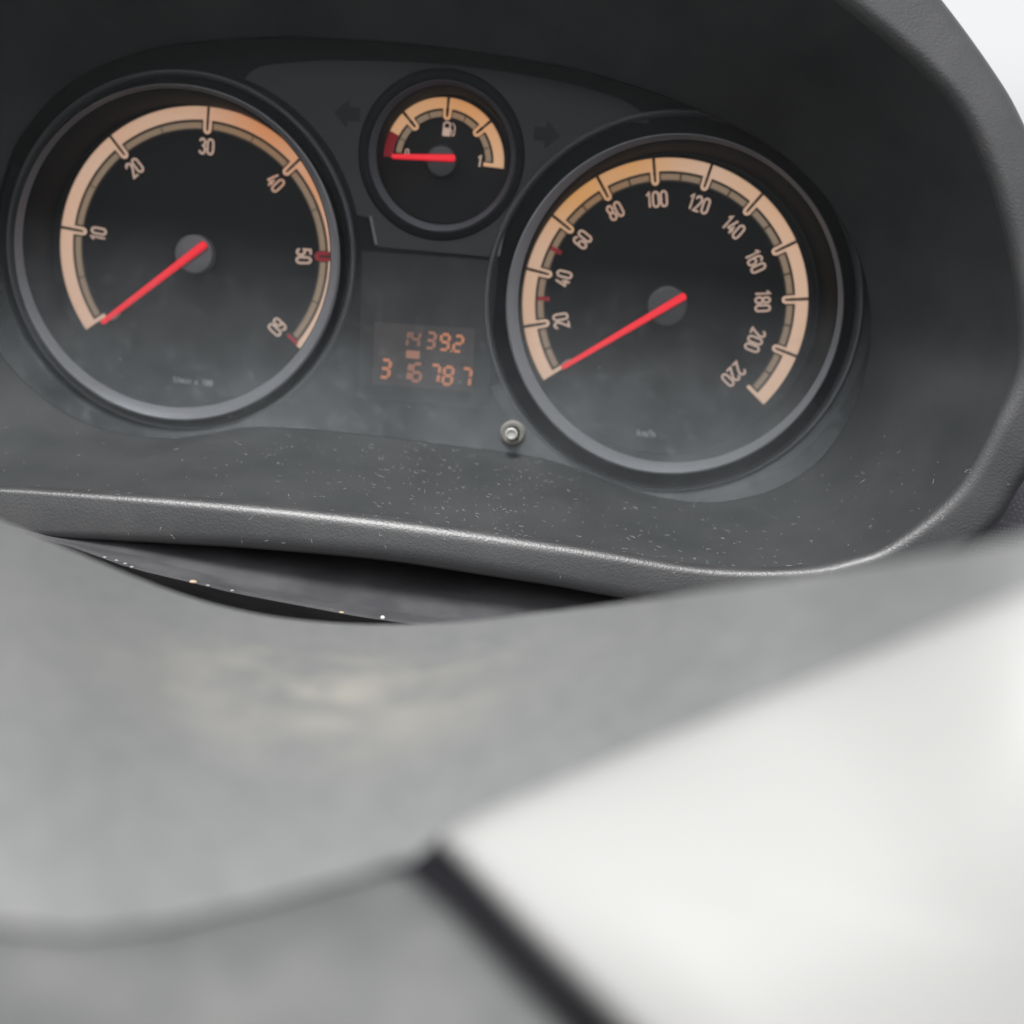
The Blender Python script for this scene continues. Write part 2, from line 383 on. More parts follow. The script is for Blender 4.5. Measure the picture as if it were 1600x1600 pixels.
def glyphs(g, txt, centre, rot, hgt, wd, sw, z0, z1, gap=.42):
    n = len(txt); adv = 1+gap; W = sum(.75 if ch == '1' else 1 for ch in txt)+gap*(n-1); x = -W/2
    ca, sa = math.cos(rot), math.sin(rot)
    for ch in txt:
        cw = .75 if ch == '1' else 1
        for si, (st, closed) in enumerate(GL[ch]):
            pts = []
            for px_, py_ in st:
                X = (x+px_)*wd; Y = (py_-1.1)*hgt/2.2
                pts.append((centre[0]+X*ca+Y*sa, centre[1]-X*sa+Y*ca))
            g.stroke(pts, sw, z0, z1+si*.03*MM, closed=bool(closed))
        x += cw+gap

Z0 = 0.0
def polar(c_, r, th): return (c_[0]+r*math.sin(th), c_[1]+r*math.cos(th))
def sector(g, c_, r0, r1, t0, t1, z0, z1):
    n = max(3, int(abs(t1-t0)/R_(2.5))); a_ = [t0+(t1-t0)*i/n for i in range(n+1)]
    g.plate([polar(c_, r1, t) for t in a_]+[polar(c_, r0, t) for t in reversed(a_)], z0, z1)
def dial(name, c_, Rr, t0, st, n, labels, face_r, face_c, m_band, kind):
    p = PX
    g = G(); g.plate(circ(face_c, face_r, 96), -1.2*MM, Z0)
    face = g.build(name, m_dial, cl, smooth=False)
    th = [t0+st*k for k in range(n+1)]
    g = G(); sector(g, c_, .84*Rr, .925*Rr, th[0], th[-1], Z0-.01*MM, Z0+.05*MM); g.build('scale_backing', m_brown, face, smooth=False)
    wb, wi0, wi1 = (.912, .853, .893) if kind != 'fuel' else (.83, .70, .79)
    ut = .825 if kind != 'fuel' else .665
    dl = 2.3*p/Rr
    for k in range(n):
        red = (kind == 'tach' and k == 5)
        segs = [(th[k]+(dl if k else 0), th[k+1]-(dl if k < n-1 else 0), m_band)]
        if kind == 'fuel' and k == 0: segs = [(th[0], th[0]+R_(24.5), m_redp), (th[0]+R_(24.7), th[1]-dl, m_band)]
        for a0, a1, mm_ in segs:
            g = G(); sector(g, c_, wb*Rr, Rr, a0, a1, Z0, Z0+.35*MM); g.build('scale_band', mm_, face, smooth=False)
        # minor band: two pieces per division
        e = 9*p/(Rr*.88); mid_ = (th[k]+th[k+1])/2
        e2 = (1.4 if kind == 'speed' else .9)*p/(Rr*.88)
        for a0, a1 in ((th[k]+e, mid_-e2), (mid_+e2, th[k+1]-e)):
            g = G(); sector(g, c_, wi0*Rr, wi1*Rr, a0, a1, Z0, Z0+.2*MM); g.build('minor_band', m_sub, face, smooth=False)
    for k in range(1, n):
        red = (kind == 'tach' and k == 5)
        er = Vector((math.sin(th[k]), math.cos(th[k]))); et = Vector((math.cos(th[k]), -math.sin(th[k]))); C2 = Vector(c_)
        f = 4.6*p if not red else 5.2*p; w_ = 3.9*p if not red else 5.5*p
        rt = ut*Rr+f
        r_top = (wb+.012)*Rr if not red else Rr*.99
        pts = [C2+er*r_top+et*f]+[C2+er*(rt-f*.9*math.sin(R_(x)))+et*(f*.85*math.cos(R_(x))) for x in range(0, 181, 22)]+[C2+er*r_top-et*f]
        g = G(); g.stroke(pts, w_, Z0, Z0+.38*MM); g.build('tick_mark', m_redp if red else m_band, face, smooth=False)
    for k, sg in ((0, 1), (n, -1)):
        red = (kind == 'tach' and k == n) or (kind == 'fuel' and k == 0)
        er = Vector((math.sin(th[k]), math.cos(th[k]))); et = Vector((math.cos(th[k]), -math.sin(th[k])))*sg; C2 = Vector(c_)
        w_ = 5.5*p
        if kind == 'fuel' and k == 0: continue
        g = G(); g.stroke([C2+er*Rr*(wb+.01)+et*w_/2, C2+er*Rr*ut+et*w_/2], w_, Z0, Z0+.38*MM); g.build('end_mark', m_redp if red else m_band, face, smooth=False)
    for k, txt in labels.items():
        wide = len(txt) > 2
        rr = (.735 if not wide else .735-.05*abs(math.sin(th[k])))*Rr
        g = G(); glyphs(g, txt, polar(c_, rr, th[k]), th[k], 22*p, 8.6*p, 3.1*p, Z0, Z0+.12*MM); g.build('numeral', m_num, face, smooth=False)
    return face, th
deg = math.radians
fc = lambda x, y: (x*PX, y*PX)
tc = fc(-574.3, 5.7); scn = fc(147.1, 3.5); fcn = fc(-211.9, 181.7)
tf, tth = dial('tachometer_dial', tc, 219.6*PX, deg(-127.8), deg(42.6), 6, {1: '10', 2: '20', 3: '30', 4: '40', 5: '50', 6: '60'}, rT-4*MM, TC, m_scaleT, 'tach')
sf, sth = dial('speedometer_dial', scn, 217.8*PX, deg(-128.05), deg(23.3), 11, {k: str(20*k) for k in range(1, 12)}, rS-4*MM, SC_, m_scaleS, 'speed')
ff, fth = dial('fuel_gauge_dial', fcn, 92.4*PX, deg(-91.4), deg(45.65), 4, {}, rF-1*MM, FC, m_scaleF, 'fuel')
print('RING/DIAL centres', TC, tc, SC_, scn, FC, fcn)
# red marks at 30 and 50
for v in (1.5, 2.5):
    t = sth[0]+deg(23.3)*v; g = G(); g.stroke([polar(scn, 217.8*PX*.895, t), polar(scn, 217.8*PX*.81, t)], 6.5*PX, Z0, Z0+.4*MM); g.build('red_speed_mark', m_redp, sf, smooth=False)
# fuel gauge little signs
def lp(px, py, h=Z0): p = U(px, py, h); return (p.x, p.y)
g = G(); glyphs(g, '0', lp(636, 238), deg(4), 9*PX, 4.5*PX, 1.8*PX, Z0, Z0+.12*MM); g.build('numeral', m_num, ff, smooth=False)
g = G(); glyphs(g, '1', lp(749, 252), deg(4), 16*PX, 7*PX, 3*PX, Z0, Z0+.12*MM); g.build('numeral', m_num, ff, smooth=False)
g = G()
def pump(x, y): return lp(700+(x*math.cos(deg(6))-y*math.sin(deg(6))), 202+(x*math.sin(deg(6))+y*math.cos(deg(6))))
g.plate([pump(-8, -2), pump(4, -2), pump(4, 11), pump(-8, 11)], Z0, Z0+.12*MM)
g.stroke([pump(-7, -2), pump(-7, -8), pump(-4.5, -10.5), pump(1, -10.5), pump(3, -8), pump(3, -2)], 2.2*PX, Z0, Z0+.14*MM)
g.stroke([pump(4, 1), pump(6, 1), pump(6.5, 8), pump(8.5, 9.5), pump(10.5, 8), pump(10.5, -5), pump(6, -10.5)], 1.6*PX, Z0, Z0+.16*MM)
g.build('fuel_pump_symbol', m_num, ff, smooth=False)
# small print at the foot of the dials
FONT = {'m': [[(0, 0), (0, 1)], [(0, .8), (.25, 1), (.5, .8), (.5, 0)], [(.5, .8), (.75, 1), (1, .8), (1, 0)]], 'i': [[(.5, 0), (.5, 1)], [(.5, 1.35), (.5, 1.6)]],
        'n': [[(0, 0), (0, 1)], [(0, .75), (.4, 1), (.8, .8), (.8, 0)]], '/': [[(0, -.2), (.7, 1.7)]], '1': [[(.1, 1.2), (.5, 1.6), (.5, 0)]], 'x': [[(0, 0), (.8, 1)], [(0, 1), (.8, 0)]],
        '0': [[(.1, .3), (.1, 1.3), (.4, 1.6), (.7, 1.3), (.7, .3), (.4, 0), (.1, .3)]], 'k': [[(0, 0), (0, 1.6)], [(.7, 1), (0, .45)], [(.2, .6), (.75, 0)]], 'h': [[(0, 0), (0, 1.6)], [(0, .75), (.4, 1), (.8, .8), (.8, 0)]], ' ': []}
m_small = mat('small_white_print', (.35, .35, .35), .6)
def small(txt, px, py, hpx, parent):
    g = G(); s = hpx/1.6; W = len(txt)*1.15*s; x = -W/2; z = 0
    ca, sa = math.cos(deg(6)), math.sin(deg(6))
    for ch in txt:
        for st in FONT[ch]:
            z += 1
            pts = []
            for u, v in st:
                X = x+u*s*.95; Y = -(v-.8)*s
                pts.append(lp(px+X*ca-Y*sa, py+X*sa+Y*ca))
            g.stroke(pts, 2.2*PX, Z0, Z0+.06*MM+z*.004*MM)
        x += 1.15*s
    g.build('unit_print', m_small, parent, smooth=False)
small('1/min x 100', 302, 596, 8, tf); small('km/h', 1011, 677, 10, sf)

# needles
def needle(name, hub_px, hr, tip, tail, w0, w1, hh, mh=None):
    c3 = U(*hub_px, hh*MM); g = G(); r = hr*scl(hh*MM)
    g.lathe((c3.x, c3.y), [(0.0001, hh*MM), (r*.8, hh*MM), (r*.95, (hh-.35)*MM), (r, (hh-1)*MM), (r*1.02, (hh-4)*MM)], 48)
    g.lathe((c3.x, c3.y), [(r*.5, (hh-4)*MM), (r*.5, 0)], 24)
    z0, z1 = (hh+.1)*MM, (hh+1.5)*MM
    a_ = P2(*tail, z1); b_ = P2(*tip, z1); d_ = (b_-a_); L = d_.length; d_.normalize(); nn = Vector((-d_.y, d_.x))
    sc_ = scl(z1); w0 *= sc_; w1 *= sc_
    out = []
    for i in range(7): t = math.pi*i/6; out.append(a_+nn*w0/2*math.cos(t)-d_*w0*.28*math.sin(t))
    for i in range(7): t = math.pi*i/6; out.append(b_-nn*w1/2*math.cos(t)+d_*w1*.4*math.sin(t))
    gn = G(); n = len(out); ctr = sum(out, Vector((0, 0)))/n
    top_ = []
    for i, p in enumerate(out):
        side = (p-a_).dot(nn); q = p-nn*side*.35; top_.append((q.x, q.y, z1))
    gn.grid([[(p.x, p.y, z0) for p in out], [(p.x, p.y, z0+.7*(z1-z0)) for p in out], top_], closed=True, cap0=True, cap1=True)
    o = gn.build(name, m_red, cl, smooth=False)
    g.build('needle_cap', mh or m_hub2, o, auto=40)
needle('needle', (302, 397), 31, (160, 503), (318, 382), 12, 8, 7, m_hub)
needle('needle', (1043, 478), 32, (880, 574), (1069, 463), 12, 7.5, 7)
needle('needle', (689, 251), 24, (614, 244), (708, 246.5), 11, 7, 6)
for (px, py, par) in ((176, 494, tf), (887, 568, sf)):
    g = G(); cc = lp(px, py, 2*MM); pts = []
    for i in range(20):
        t = 2*math.pi*i/20; v = Matrix.Rotation(deg(32), 2) @ Vector((11*PX*math.cos(t), 5*PX*math.sin(t))); pts.append((cc[0]+v.x, cc[1]+v.y))
    g.plate(pts, 0, 2.0*MM); g.build('needle_stop', mat('pink_stop_pin', (.42, .30, .29), .5), par, smooth=False)

# odometer display
HD = HM-3*MM
dsp = [P2(566, 392, HM), P2(778, 408, HM), P2(760, 640, HM), P2(560, 620, HM)]
g = G(); g.plate([tuple(p) for p in dsp], HM+.03*MM, HM+.35*MM); disp = g.build('odometer_display', m_lcd, cl, smooth=False)
z0 = HM+.35*MM
g = G(); g.plate([tuple(P2(x, y, z0)) for x, y in ((585, 503), (742, 514), (738, 612), (582, 600))], z0, z0+.05*MM); g.build('lit_window', m_glow, disp, smooth=False)
SEG = {'0': 'abcdef', '1': 'bc', '2': 'abged', '3': 'abgcd', '4': 'fgbc', '5': 'afgcd', '6': 'afgedc', '7': 'abc', '8': 'abcdefg', '9': 'abcdfg'}
def seven(ch, x, y, wd, hg, m, sw=4.4):
    zz = z0+.05*MM
    a_, b_, c_, d_, e_, f_ = (-wd/2, -hg/2), (wd/2, -hg/2), (wd/2, 0), (wd/2, hg/2), (-wd/2, hg/2), (-wd/2, 0)
    g_ = .12*wd
    S = {'a': (a_, b_), 'b': (b_, c_), 'c': (c_, d_), 'd': (e_, d_), 'e': (f_, e_), 'f': (a_, f_), 'g': (f_, c_)}
    g = G()
    for s in SEG[ch]:
        p, q = Vector(S[s][0]), Vector(S[s][1]); t = (q-p).normalized()*sw*.34; p = p+t; q = q-t
        pts = []
        for v in (p, q):
            vx = v.x-v.y*.07; pts.append(tuple(P2(x+vx*math.cos(.08)-v.y*math.sin(.08), y+vx*math.sin(.08)+v.y*math.cos(.08), zz)))
        g.stroke(pts, sw*scl(zz), zz, zz+.1*MM+.002*MM*ord(s[0]))
    g.build('display_digit', m, disp, smooth=False)
for ch, x, y, k in (('1', 631, 529, 2), ('4', 649, 530, 2), ('3', 673, 532, 1), ('9', 695, 534.5, 0), ('2', 716, 537, 0)): seven(ch, x, y, 12.5, 24, m_amber[k])
g = G(); zz = z0+.05*MM; g.plate([tuple(P2(x, y, zz)) for x, y in ((703.5, 547), (706.5, 547.2), (706.3, 550.4), (703.3, 550.2))], zz, zz+.1*MM); g.build('decimal_point', m_amber[0], disp, smooth=False)
for ch, x, y, k in (('3', 602, 576, 0), ('1', 632, 580, 1), ('6', 651, 582, 1), ('7', 679, 584, 0), ('8', 700, 587, 0), ('7', 728, 589.5, 0)): seven(ch, x, y, 13.5, 27, m_amber[k], 4.8)
g = G(); g.plate([tuple(P2(x, y, zz)) for x, y in ((635, 547), (656, 549), (655, 561), (634, 559))], zz, zz+.1*MM); g.build('display_symbol', m_amber[1], disp, smooth=False)

# clear cover: dust film plus painted milky reflection haze, denser toward the bottom
m_lens = bpy.data.materials.new('dusty_hazed_clear_plastic'); m_lens.use_nodes = True
nt = m_lens.node_tree; nt.nodes.clear()
out = nt.nodes.new('ShaderNodeOutputMaterial'); tr = nt.nodes.new('ShaderNodeBsdfTransparent'); tr.inputs[0].default_value = (.93, .94, .95, 1)
gl = nt.nodes.new('ShaderNodeBsdfGlossy'); gl.inputs['Roughness'].default_value = .09
fr = nt.nodes.new('ShaderNodeFresnel'); fr.inputs['IOR'].default_value = 1.14
mx = nt.nodes.new('ShaderNodeMixShader'); nt.links.new(fr.outputs[0], mx.inputs[0]); nt.links.new(tr.outputs[0], mx.inputs[1]); nt.links.new(gl.outputs[0], mx.inputs[2])
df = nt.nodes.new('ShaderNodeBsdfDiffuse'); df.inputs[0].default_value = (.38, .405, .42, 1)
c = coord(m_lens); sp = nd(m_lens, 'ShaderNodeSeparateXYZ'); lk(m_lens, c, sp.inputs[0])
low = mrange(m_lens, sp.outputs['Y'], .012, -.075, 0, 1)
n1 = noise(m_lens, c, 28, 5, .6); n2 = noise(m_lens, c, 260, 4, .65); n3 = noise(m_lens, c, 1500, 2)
f1 = math_(m_lens, 'MULTIPLY', math_(m_lens, 'POWER', low, 1.3), mrange(m_lens, n1, .32, .68, .14, .34))  # pale lower haze: reflection put into the colour together with dust
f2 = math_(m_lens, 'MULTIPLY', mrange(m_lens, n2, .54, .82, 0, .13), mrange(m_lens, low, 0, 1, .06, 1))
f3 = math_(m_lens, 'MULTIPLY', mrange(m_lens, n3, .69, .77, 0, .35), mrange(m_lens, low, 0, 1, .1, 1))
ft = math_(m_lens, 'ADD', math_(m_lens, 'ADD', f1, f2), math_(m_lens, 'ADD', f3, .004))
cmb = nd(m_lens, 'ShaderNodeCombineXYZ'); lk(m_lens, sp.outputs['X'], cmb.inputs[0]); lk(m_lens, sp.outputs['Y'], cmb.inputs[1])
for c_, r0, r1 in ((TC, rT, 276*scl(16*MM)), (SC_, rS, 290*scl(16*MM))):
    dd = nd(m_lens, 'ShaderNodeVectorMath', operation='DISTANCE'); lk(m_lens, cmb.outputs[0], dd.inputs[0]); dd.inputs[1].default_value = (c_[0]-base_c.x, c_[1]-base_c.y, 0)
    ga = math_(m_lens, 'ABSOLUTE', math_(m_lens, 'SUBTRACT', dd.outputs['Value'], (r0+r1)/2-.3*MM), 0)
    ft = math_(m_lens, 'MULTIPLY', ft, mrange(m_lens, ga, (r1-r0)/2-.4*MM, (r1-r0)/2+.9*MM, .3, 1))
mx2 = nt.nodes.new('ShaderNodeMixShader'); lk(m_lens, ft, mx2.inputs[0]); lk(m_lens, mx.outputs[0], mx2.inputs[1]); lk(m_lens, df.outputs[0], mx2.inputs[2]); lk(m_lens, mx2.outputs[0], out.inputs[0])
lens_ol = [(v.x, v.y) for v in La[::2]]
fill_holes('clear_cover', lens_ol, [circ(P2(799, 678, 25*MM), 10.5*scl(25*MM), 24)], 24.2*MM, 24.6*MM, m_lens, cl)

# reset button through the cover
g = G(); p = U(801, 677, 25*MM); s = scl(25*MM)
g.lathe((p.x, p.y), [(10.8*s, 22*MM), (10.8*s, 24.9*MM), (12*s, 25.5*MM), (17*s, 25.6*MM), (20*s, 25.1*MM), (21*s, 24.4*MM)], 32); col = g.build('button_collar', m_knobd, cl, auto=40)
g = G(); g.lathe((p.x, p.y), [(9.4*s, 12*MM), (9.4*s, 30*MM), (8.2*s, 30.6*MM)], 32)
btn = g.build('reset_button', m_gloss, cl, auto=40)
g = G(); p2 = U(799, 678, 31*MM); s = scl(31*MM)
g.lathe((p2.x, p2.y), [(9.6*s, 29.5*MM), (10.6*s, 30.5*MM), (10.2*s, 31.3*MM), (7.5*s, 31.6*MM), (6.6*s, 31.0*MM), (.0001, 31.0*MM)], 10); g.build('button_tip', m_knob, btn, auto=30)

# ------------------------------------------------------------------ lower dash and column shroud behind the wheel
m_shroud = mat('dark_shroud_plastic', (.022, .022, .025), .5)
c = coord(m_shroud); bump(m_shroud, noise(m_shroud, c, 1800, 3), .00004, .7)
lk(m_shroud, mixc(m_shroud, mrange(m_shroud, noise(m_shroud, c, 40, 6, .6), .4, .7, 0, 1), (.055, .055, .060), (.10, .098, .104)), pb(m_shroud).inputs['Base Color'])
col = thing('steering_column_shroud', Q(500, 1000, 2.9), 'dark plastic column cover with crumbs along its edge, in the gap below the hood', 'column cover')
edge = spline([(-500, 700), (-200, 780), (60, 838), (149, 866), (206, 886), (302, 909), (363, 924), (499, 950), (597, 967), (760, 985), (1000, 1000), (1400, 1010), (1900, 1000)], 8)
line = spline([(-500, 690), (-200, 770), (20, 828), (87, 846), (219, 872), (350, 907), (507, 940), (640, 962), (800, 975), (1000, 985), (1400, 990), (1900, 980)], 8)
def at(curve, x):
    for i in range(len(curve)-1):
        if curve[i].x <= x <= curve[i+1].x:
            t = (x-curve[i].x)/max(1e-6, curve[i+1].x-curve[i].x); return curve[i].y+(curve[i+1].y-curve[i].y)*t
    return curve[-1].y
xs = [-450+i*40 for i in range(58)]
rows = []
for x in xs:
    yl, ye = at(line, x), at(edge, x)
    rows.append([Q(x, yl-75, 2.70), Q(x, yl-40, 2.82), Q(x, yl-6, 2.88), Q(x, yl, 2.94), Q(x, (yl+ye)/2, 3.00), Q(x, ye-3, 3.04), Q(x, ye+2, 3.04), Q(x, ye+5, 3.0), Q(x, ye+40, 2.75)])
g = G(); g.grid([list(r) for r in zip(*rows)]); g.build('upper_shell', m_shroud, col, auto=50)
rows = []
for x in xs:
    ye = at(edge, x); rows.append([Q(x, ye+24, 2.72), Q(x, ye+34, 2.80), Q(x, ye+150, 2.86), Q(x, ye+700, 2.9)])
g = G(); g.grid([list(r) for r in zip(*rows)]); g.build('lower_shell', m_black, col, auto=50)

# textured dash panel right of and under the hood
m_dash = mat('dotted_black_dash_skin', (.03, .03, .036), .45)
c = coord(m_dash); vd = nd(m_dash, 'ShaderNodeTexVoronoi', Scale=900); vd.inputs['Randomness'].default_value = .15; lk(m_dash, c, vd.inputs['Vector'])
lk(m_dash, mixc(m_dash, mrange(m_dash, vd.outputs['Distance'], .12, .34, 1, 0), (.022, .022, .03), (.17, .17, .18)), pb(m_dash).inputs['Base Color'])
bump(m_dash, mrange(m_dash, vd.outputs['Distance'], .1, .4, 1, 0), .0003, 1)
dash = thing('dashboard_panel', Q(1700, 900, 2.6), 'black dot-textured dashboard skin behind the hood at the right', 'dashboard')
rows = []
for x in [1490+i*60 for i in range(12)]:
    rows.append([Q(x, 790 if x < 1560 else 720, 2.45), Q(x, 800 if x < 1560 else 750, 2.55), Q(x, 820, 2.65), Q(x, 900, 2.75), Q(x, 1100, 2.8), Q(x, 1500, 2.85), Q(x, 2100, 2.9)])
g = G(); g.grid([list(r) for r in zip(*rows)]); g.build('dash_skin', m_dash, dash)
g = G(); P_ = [r[-1] for r in rows]; g.grid([[p for p in P_], [p+Vector((0, 0, -.12)) for p in P_]]); g.build('dash_base', m_black, dash)

# ------------------------------------------------------------------ steering wheel hub
m_hubp = mat('worn_grey_vinyl', (.22, .225, .23), .6, spec=.35)
c = coord(m_hubp)
d1 = mrange(m_hubp, noise(m_hubp, c, 16, 5, .62), .52, .72, 0, 1); d2 = mrange(m_hubp, noise(m_hubp, c, 260, 6, .75), .35, .65, 0, 1)
dirt = nd(m_hubp, 'ShaderNodeVectorMath', operation='DISTANCE'); lk(m_hubp, c, dirt.inputs[0])
m_padp = mat('grey_airbag_vinyl', (.155, .16, .162), .65, spec=.3)
c2 = coord(m_padp); lk(m_padp, mixc(m_padp, mrange(m_padp, noise(m_padp, c2, 90, 5, .6), .35, .7, 0, 1), (.078, .081, .082), (.125, .127, .125)), pb(m_padp).inputs['Base Color']); bump(m_padp, noise(m_padp, c2, 900, 3), .0001, .6)
m_silver = mat('silver_painted_plastic', (.33, .33, .325), .5, spec=.25)
m_gap = mat('dark_blue_black_plastic', (.009, .009, .011), .6, spec=.08)
hub_base = Q(700, 1300, 6.5)
sw = thing('steering_wheel', hub_base, 'out-of-focus grey steering wheel hub with silver spoke trim in the foreground', 'steering wheel')
dp = Q(490, 1115, 5.2)-hub_base; dirt.inputs[1].default_value = dp
dm = math_(m_hubp, 'MULTIPLY', mrange(m_hubp, dirt.outputs['Value'], .004, .042, 1, 0), mrange(m_hubp, noise(m_hubp, c, 80, 3, .6), .40, .62, 0, 1))
dsum = math_(m_hubp, 'MAXIMUM', dm, math_(m_hubp, 'MULTIPLY', d1, .15))
basec = mixc(m_hubp, d2, (.132, .137, .139), (.17, .173, .171))
lk(m_hubp, mixc(m_hubp, dsum, basec, (.255, .245, .22)), pb(m_hubp).inputs['Base Color'])
bump(m_hubp, noise(m_hubp, c, 900, 3), .00012, .7)

def lerp_tab(tab, x):
    if x <= tab[0][0]: return tab[0][1]
    for (x0, y0), (x1, y1) in zip(tab, tab[1:]):
        if x <= x1:
            t = (x-x0)/(x1-x0); t = t*t*(3-2*t)*.5+t*.5; return y0+(y1-y0)*t
    return tab[-1][1]
hedge = spline([(-600, 560), (-300, 690), (0, 812), (90, 850), (200, 897), (300, 934), (400, 959), (500, 972), (600, 976), (720, 972), (850, 957), (1000, 938), (1200, 908), (1400, 875), (1600, 838), (1900, 770), (2200, 690)], 10)
QE = [(-600, 5.2), (0, 4.2), (300, 3.85), (600, 3.75), (900, 4.3), (1200, 5.6), (1600, 7.6), (2200, 9)]
def hubq(x, y):
    qe = lerp_tab(QE, x); dy = max(0, y-at(hedge, x)); return qe+(9.4-qe)*(1-math.exp(-dy/370))
rows = []
for x in [-560+i*30 for i in range(90)]:
    ye = at(hedge, x); qe = lerp_tab(QE, x)
    r = [Q(x, ye+420, qe*.50), Q(x, ye+140, qe*.72), Q(x, ye+46, qe*.83), Q(x, ye+14, qe*.91), Q(x, ye+2.5, qe*.965)]
    for dy in (0, 3, 10, 25, 50, 85, 130, 190, 260, 340, 430, 540, 680, 850, 1050, 1300): r.append(Q(x, ye+dy, hubq(x, ye+dy)))
    rows.append(r)
g = G(); g.grid([list(r) for r in zip(*rows)]); g.build('hub_shell', m_hubp, sw)

def slab(name, outline, dq, thick, material, sub=1, rnd=10):
    # outline in photo pixels on the hub surface, lifted by dq, with rounded shoulder and real thickness
    n = len(outline); ctr = sum((Vector(p) for p in outline), Vector((0, 0)))/n
    rings = []
    def shrink(k):
        out_ = []
        for i in range(n):
            p = Vector(outline[i]); a_ = Vector(outline[i-1]); b_ = Vector(outline[(i+1) % n])
            t = (b_-a_).normalized(); nn = Vector((-t.y, t.x))
            if nn.dot(ctr-p) < 0: nn = -nn
            out_.append(p+nn*k)
        return out_
    for k, lift in ((0, -thick), (0, 0), (rnd*.15, dq*.5), (rnd*.5, dq*.85), (rnd, dq)):
        rings.append([Q(p.x, p.y, hubq(p.x, p.y)+lift) for p in shrink(k)])
    last = shrink(rnd)
    for f in (.75, .5, .25, .04):
        rings.append([Q(ctr.x+(p.x-ctr.x)*f, ctr.y+(p.y-ctr.y)*f, hubq(ctr.x+(p.x-ctr.x)*f, ctr.y+(p.y-ctr.y)*f)+dq) for p in last])
    g = G(); g.grid(rings, closed=True, cap1=True); return g.build(name, material, sw, auto=70)
def dense(pts, d=25):
    out_ = []
    for i in range(len(pts)):
        a_, b_ = Vector(pts[i]), Vector(pts[(i+1) % len(pts)]); m_ = max(1, int((b_-a_).length/d))
        out_ += [tuple(a_.lerp(b_, j/m_)) for j in range(m_)]
    return out_
def rnd_poly(pts, r):                      # round polygon corners
    out_ = []
    n = len(pts)
    for i in range(n):
        p = Vector(pts[i]); a_ = Vector(pts[i-1])-p; b_ = Vector(pts[(i+1) % n])-p; rr = r if not isinstance(r, (list, tuple)) else r[i]
        if rr < 1: out_.append(tuple(p)); continue
        A_ = p+a_.normalized()*min(rr, a_.length*.45); B_ = p+b_.normalized()*min(rr, b_.length*.45)
        out_ += [tuple(A_*(1-t)**2+p*2*t*(1-t)+B_*t*t) for t in [j/6 for j in range(7)]]
    return out_
gap = rnd_poly([(632, 1352), (700, 1300), (1050, 1150), (1600, 925), (2150, 700), (2150, 2200), (1500, 2200), (960, 1680)], [25, 20, 0, 0, 0, 0, 0, 0])
slab('trim_gap', dense(gap, 30), .03, .4, m_gap, rnd=4)
trim = rnd_poly([(678, 1312), (760, 1266), (1000, 1165), (1300, 1046), (1600, 925), (2140, 700), (2140, 2190), (1560, 2190), (1240, 1870), (960, 1600), (830, 1470)], [34, 0, 0, 0, 0, 0, 0, 0, 0, 0, 0])
slab('spoke_trim', dense(trim, 30), .42, .3, m_silver, rnd=34)
seam = rnd_poly([(-500, 1394), (0, 1445), (120, 1457), (240, 1445), (400, 1411), (560, 1367), (640, 1340), (720, 1420), (880, 1590), (1080, 1830), (1400, 2200), (-500, 2200)], [0, 0, 0, 0, 0, 0, 20, 0, 0, 0, 0, 0])
slab('pad_seam', dense(seam, 30), .02, .1, m_gap, rnd=4)
pad = rnd_poly([(-500, 1400), (0, 1452), (120, 1464), (240, 1452), (400, 1418), (560, 1374), (628, 1358), (700, 1420), (860, 1590), (1080, 1830), (1400, 2180), (-500, 2180)], [0, 0, 0, 0, 0, 0, 26, 0, 0, 0, 0, 0])
slab('airbag_pad', dense(pad, 30), .30, .4, m_padp, rnd=22)

# ------------------------------------------------------------------ lint, specks and crumbs
def fib(g, p, nrm, L, r, curl):
    t1 = nrm.orthogonal().normalized(); t1.rotate(Quaternion(nrm, random.uniform(0, 6.28))); t2 = nrm.cross(t1)
    n = 5; th = 0; q = p+nrm*r*.6; pts = [q.copy()]
    for i in range(n):
        th += curl*random.uniform(.3, 1.4)/n; q = q+(t1*math.cos(th)+t2*math.sin(th))*L/n+nrm*random.uniform(-.1, .2)*r; pts.append(q.copy())
    rows = []
    for i, p_ in enumerate(pts):
        d = (pts[min(i+1, n)]-pts[max(i-1, 0)]).normalized(); s_ = d.cross(nrm).normalized(); rr = r*(.5 if i in (0, n) else 1)
        rows.append([p_+s_*rr, p_+nrm*rr, p_-s_*rr])
    g.grid(rows, closed=True)
def speck(g, p, nrm, r):
    t1 = nrm.orthogonal().normalized(); t2 = nrm.cross(t1); vs = [p+nrm*r]
    for i in range(5):
        a_ = 6.283*i/5; vs.append(p+(t1*math.cos(a_)+t2*math.sin(a_))*r*random.uniform(.6, 1.2)+nrm*r*.1)
    g.add(vs, [(0, 1+i, 1+(i+1) % 5) for i in range(5)])
def on_rows(rows, k, j, u, v):
    a_, b_ = rows[k][j], rows[k][j+1]; c_, d_ = rows[(k+1) % NL][j], rows[(k+1) % NL][j+1]
    p = a_.lerp(b_, v).lerp(c_.lerp(d_, v), u); nrm = (b_-a_).cross(c_-a_).normalized()
    if nrm.dot(CAMC-p) < 0: nrm = -nrm
    return p, nrm
g = G()
cnt = 0
bot = [k for k in range(NL) if Lb[k].y < U(700, 640, .08).y and -.27 < Lb[k].x < .19]
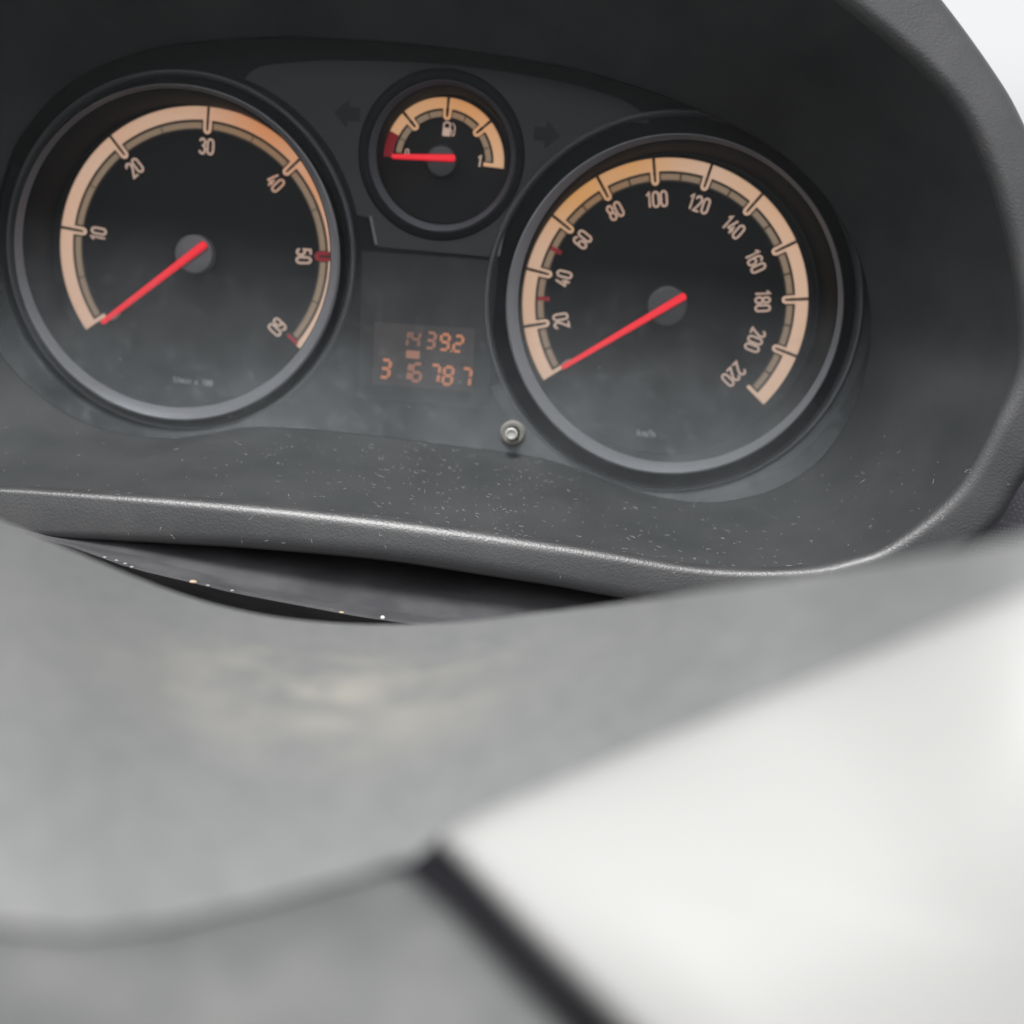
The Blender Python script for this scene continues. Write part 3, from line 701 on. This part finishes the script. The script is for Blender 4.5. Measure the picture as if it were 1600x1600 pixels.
while cnt < 760:
    k = random.choice(bot); pa = wall_rows[k][0]; v = random.random()**.8
    # pick by length along the wall
    tot = [(wall_rows[k][j+1]-wall_rows[k][j]).length for j in range(len(wall_rows[k])-1)]; s_ = v*sum(tot); j = 0
    while j < len(tot)-1 and s_ > tot[j]: s_ -= tot[j]; j += 1
    p, nrm = on_rows(wall_rows, k, j, random.random(), min(1, s_/max(tot[j], 1e-6)))
    dens = .35+.65*math.exp(-((p.x-U(950, 780, .05).x)/.06)**2)
    if random.random() > dens: continue
    cnt += 1
    if random.random() < .45: fib(g, p, nrm, random.uniform(.5, 1.9)*MM, random.uniform(.022, .045)*MM, random.uniform(-4, 4))
    else: speck(g, p, nrm, random.uniform(.04, .12)*MM)
for _ in range(90):
    k = random.choice(bot); j = random.randrange(0, len(rim_rows[k])-8); p, nrm = on_rows(rim_rows, k, j, random.random(), random.random())
    fib(g, p, nrm, random.uniform(.4, 1.6)*MM, .035*MM, random.uniform(-4, 4))
CX_, CY_ = cx0, cy0
lint = g.build('lint', m_lint, None, base=tuple(U(700, 760, .06))); lint['kind'] = 'stuff'; lint['label'] = 'pale lint fibres and dust specks on the black inner wall of the hood'; lint['category'] = 'lint'
g = G()
for _ in range(110):
    a_ = random.choice(La); t = random.uniform(.2, .97); p = Vector((CX_+(a_.x-CX_)*t, CY_+(a_.y-CY_)*t, 24.65*MM))
    if p.y-base_c.y > -.015 - .03*random.random(): continue
    fib(g, p, Vector((0, 0, 1)), random.uniform(.3, 1.3)*MM, random.uniform(.02, .035)*MM, random.uniform(-4, 4)) if random.random() < .5 else speck(g, p, Vector((0, 0, 1)), random.uniform(.04, .1)*MM)
cv = g.build('cover_lint', m_lint, None, base=tuple(U(600, 650, .0247))); cv['kind'] = 'stuff'; cv['label'] = 'fine lint and dust specks on the lower part of the clear gauge cover'; cv['category'] = 'lint'
# dust specks lying on the wheel hub
g = G()
for _ in range(70):
    x = random.uniform(0, 1100); ye = at(hedge, x); dy = random.uniform(3, 170); p = Q(x, ye+dy, hubq(x, ye+dy)); e = .5
    nrm = (Q(x+5, ye+dy, hubq(x+5, ye+dy))-p).cross(Q(x, ye+dy+5, hubq(x, ye+dy+5))-p).normalized()
    if nrm.dot(CAMC-p) < 0: nrm = -nrm
    speck(g, p, nrm, random.uniform(.05, .14)*MM)
hubdust = g.build('dust_specks', m_lint, None, base=tuple(Q(500, 1000, 4))); hubdust['kind'] = 'stuff'; hubdust['label'] = 'tiny pale dust specks on the top edge of the grey wheel hub'; hubdust['category'] = 'dust'
def crumb(px, py, q, r, material, label, flat=.6, grp=None):
    p = Q(px, py, q); g = G(); n = 8; rows = []
    for i in range(1, 5):
        ph = math.pi*i/5; rows.append([(p.x+r*1.2*math.sin(ph)*math.cos(6.283*j/n)*random.uniform(.8, 1.15), p.y+r*flat*math.cos(ph), p.z+r*math.sin(ph)*math.sin(6.283*j/n)*random.uniform(.8, 1.15)) for j in range(n)])
    g.grid(rows, closed=True, cap0=True, cap1=True); o = g.build('crumb', material, None, base=tuple(p)); o['label'] = label; o['category'] = 'crumb'
    o['group'] = 'crumbs along the edge of the column cover'
crumb(598, 965, 3.06, .55*MM, m_white, 'round white crumb at the right end of the dark gap', 1.0)
crumb(302, 909, 3.06, .95*MM, m_crumb, 'largest tan crumb on the column cover edge', .5)
crumb(534, 957, 3.06, .65*MM, m_crumb, 'small tan crumb just left of the white crumb', .45)
for i, (x, y, t) in enumerate(((325, 915, 'small grey crumb just right of the largest tan crumb'), (363, 923, 'grey crumb midway along the column cover edge'), (206, 886, 'rightmost of the four grey crumbs near the left end of the gap'),
                  (196, 881, 'second from right of the four grey crumbs near the left end of the gap'), (182, 876, 'second from left of the four grey crumbs near the left end of the gap'), (164, 871, 'leftmost of the four grey crumbs near the left end of the gap'))):
    crumb(x, y, 3.06, .5*MM, mat('grey_crumb', (.25, .25, .26), .6), t, .7)
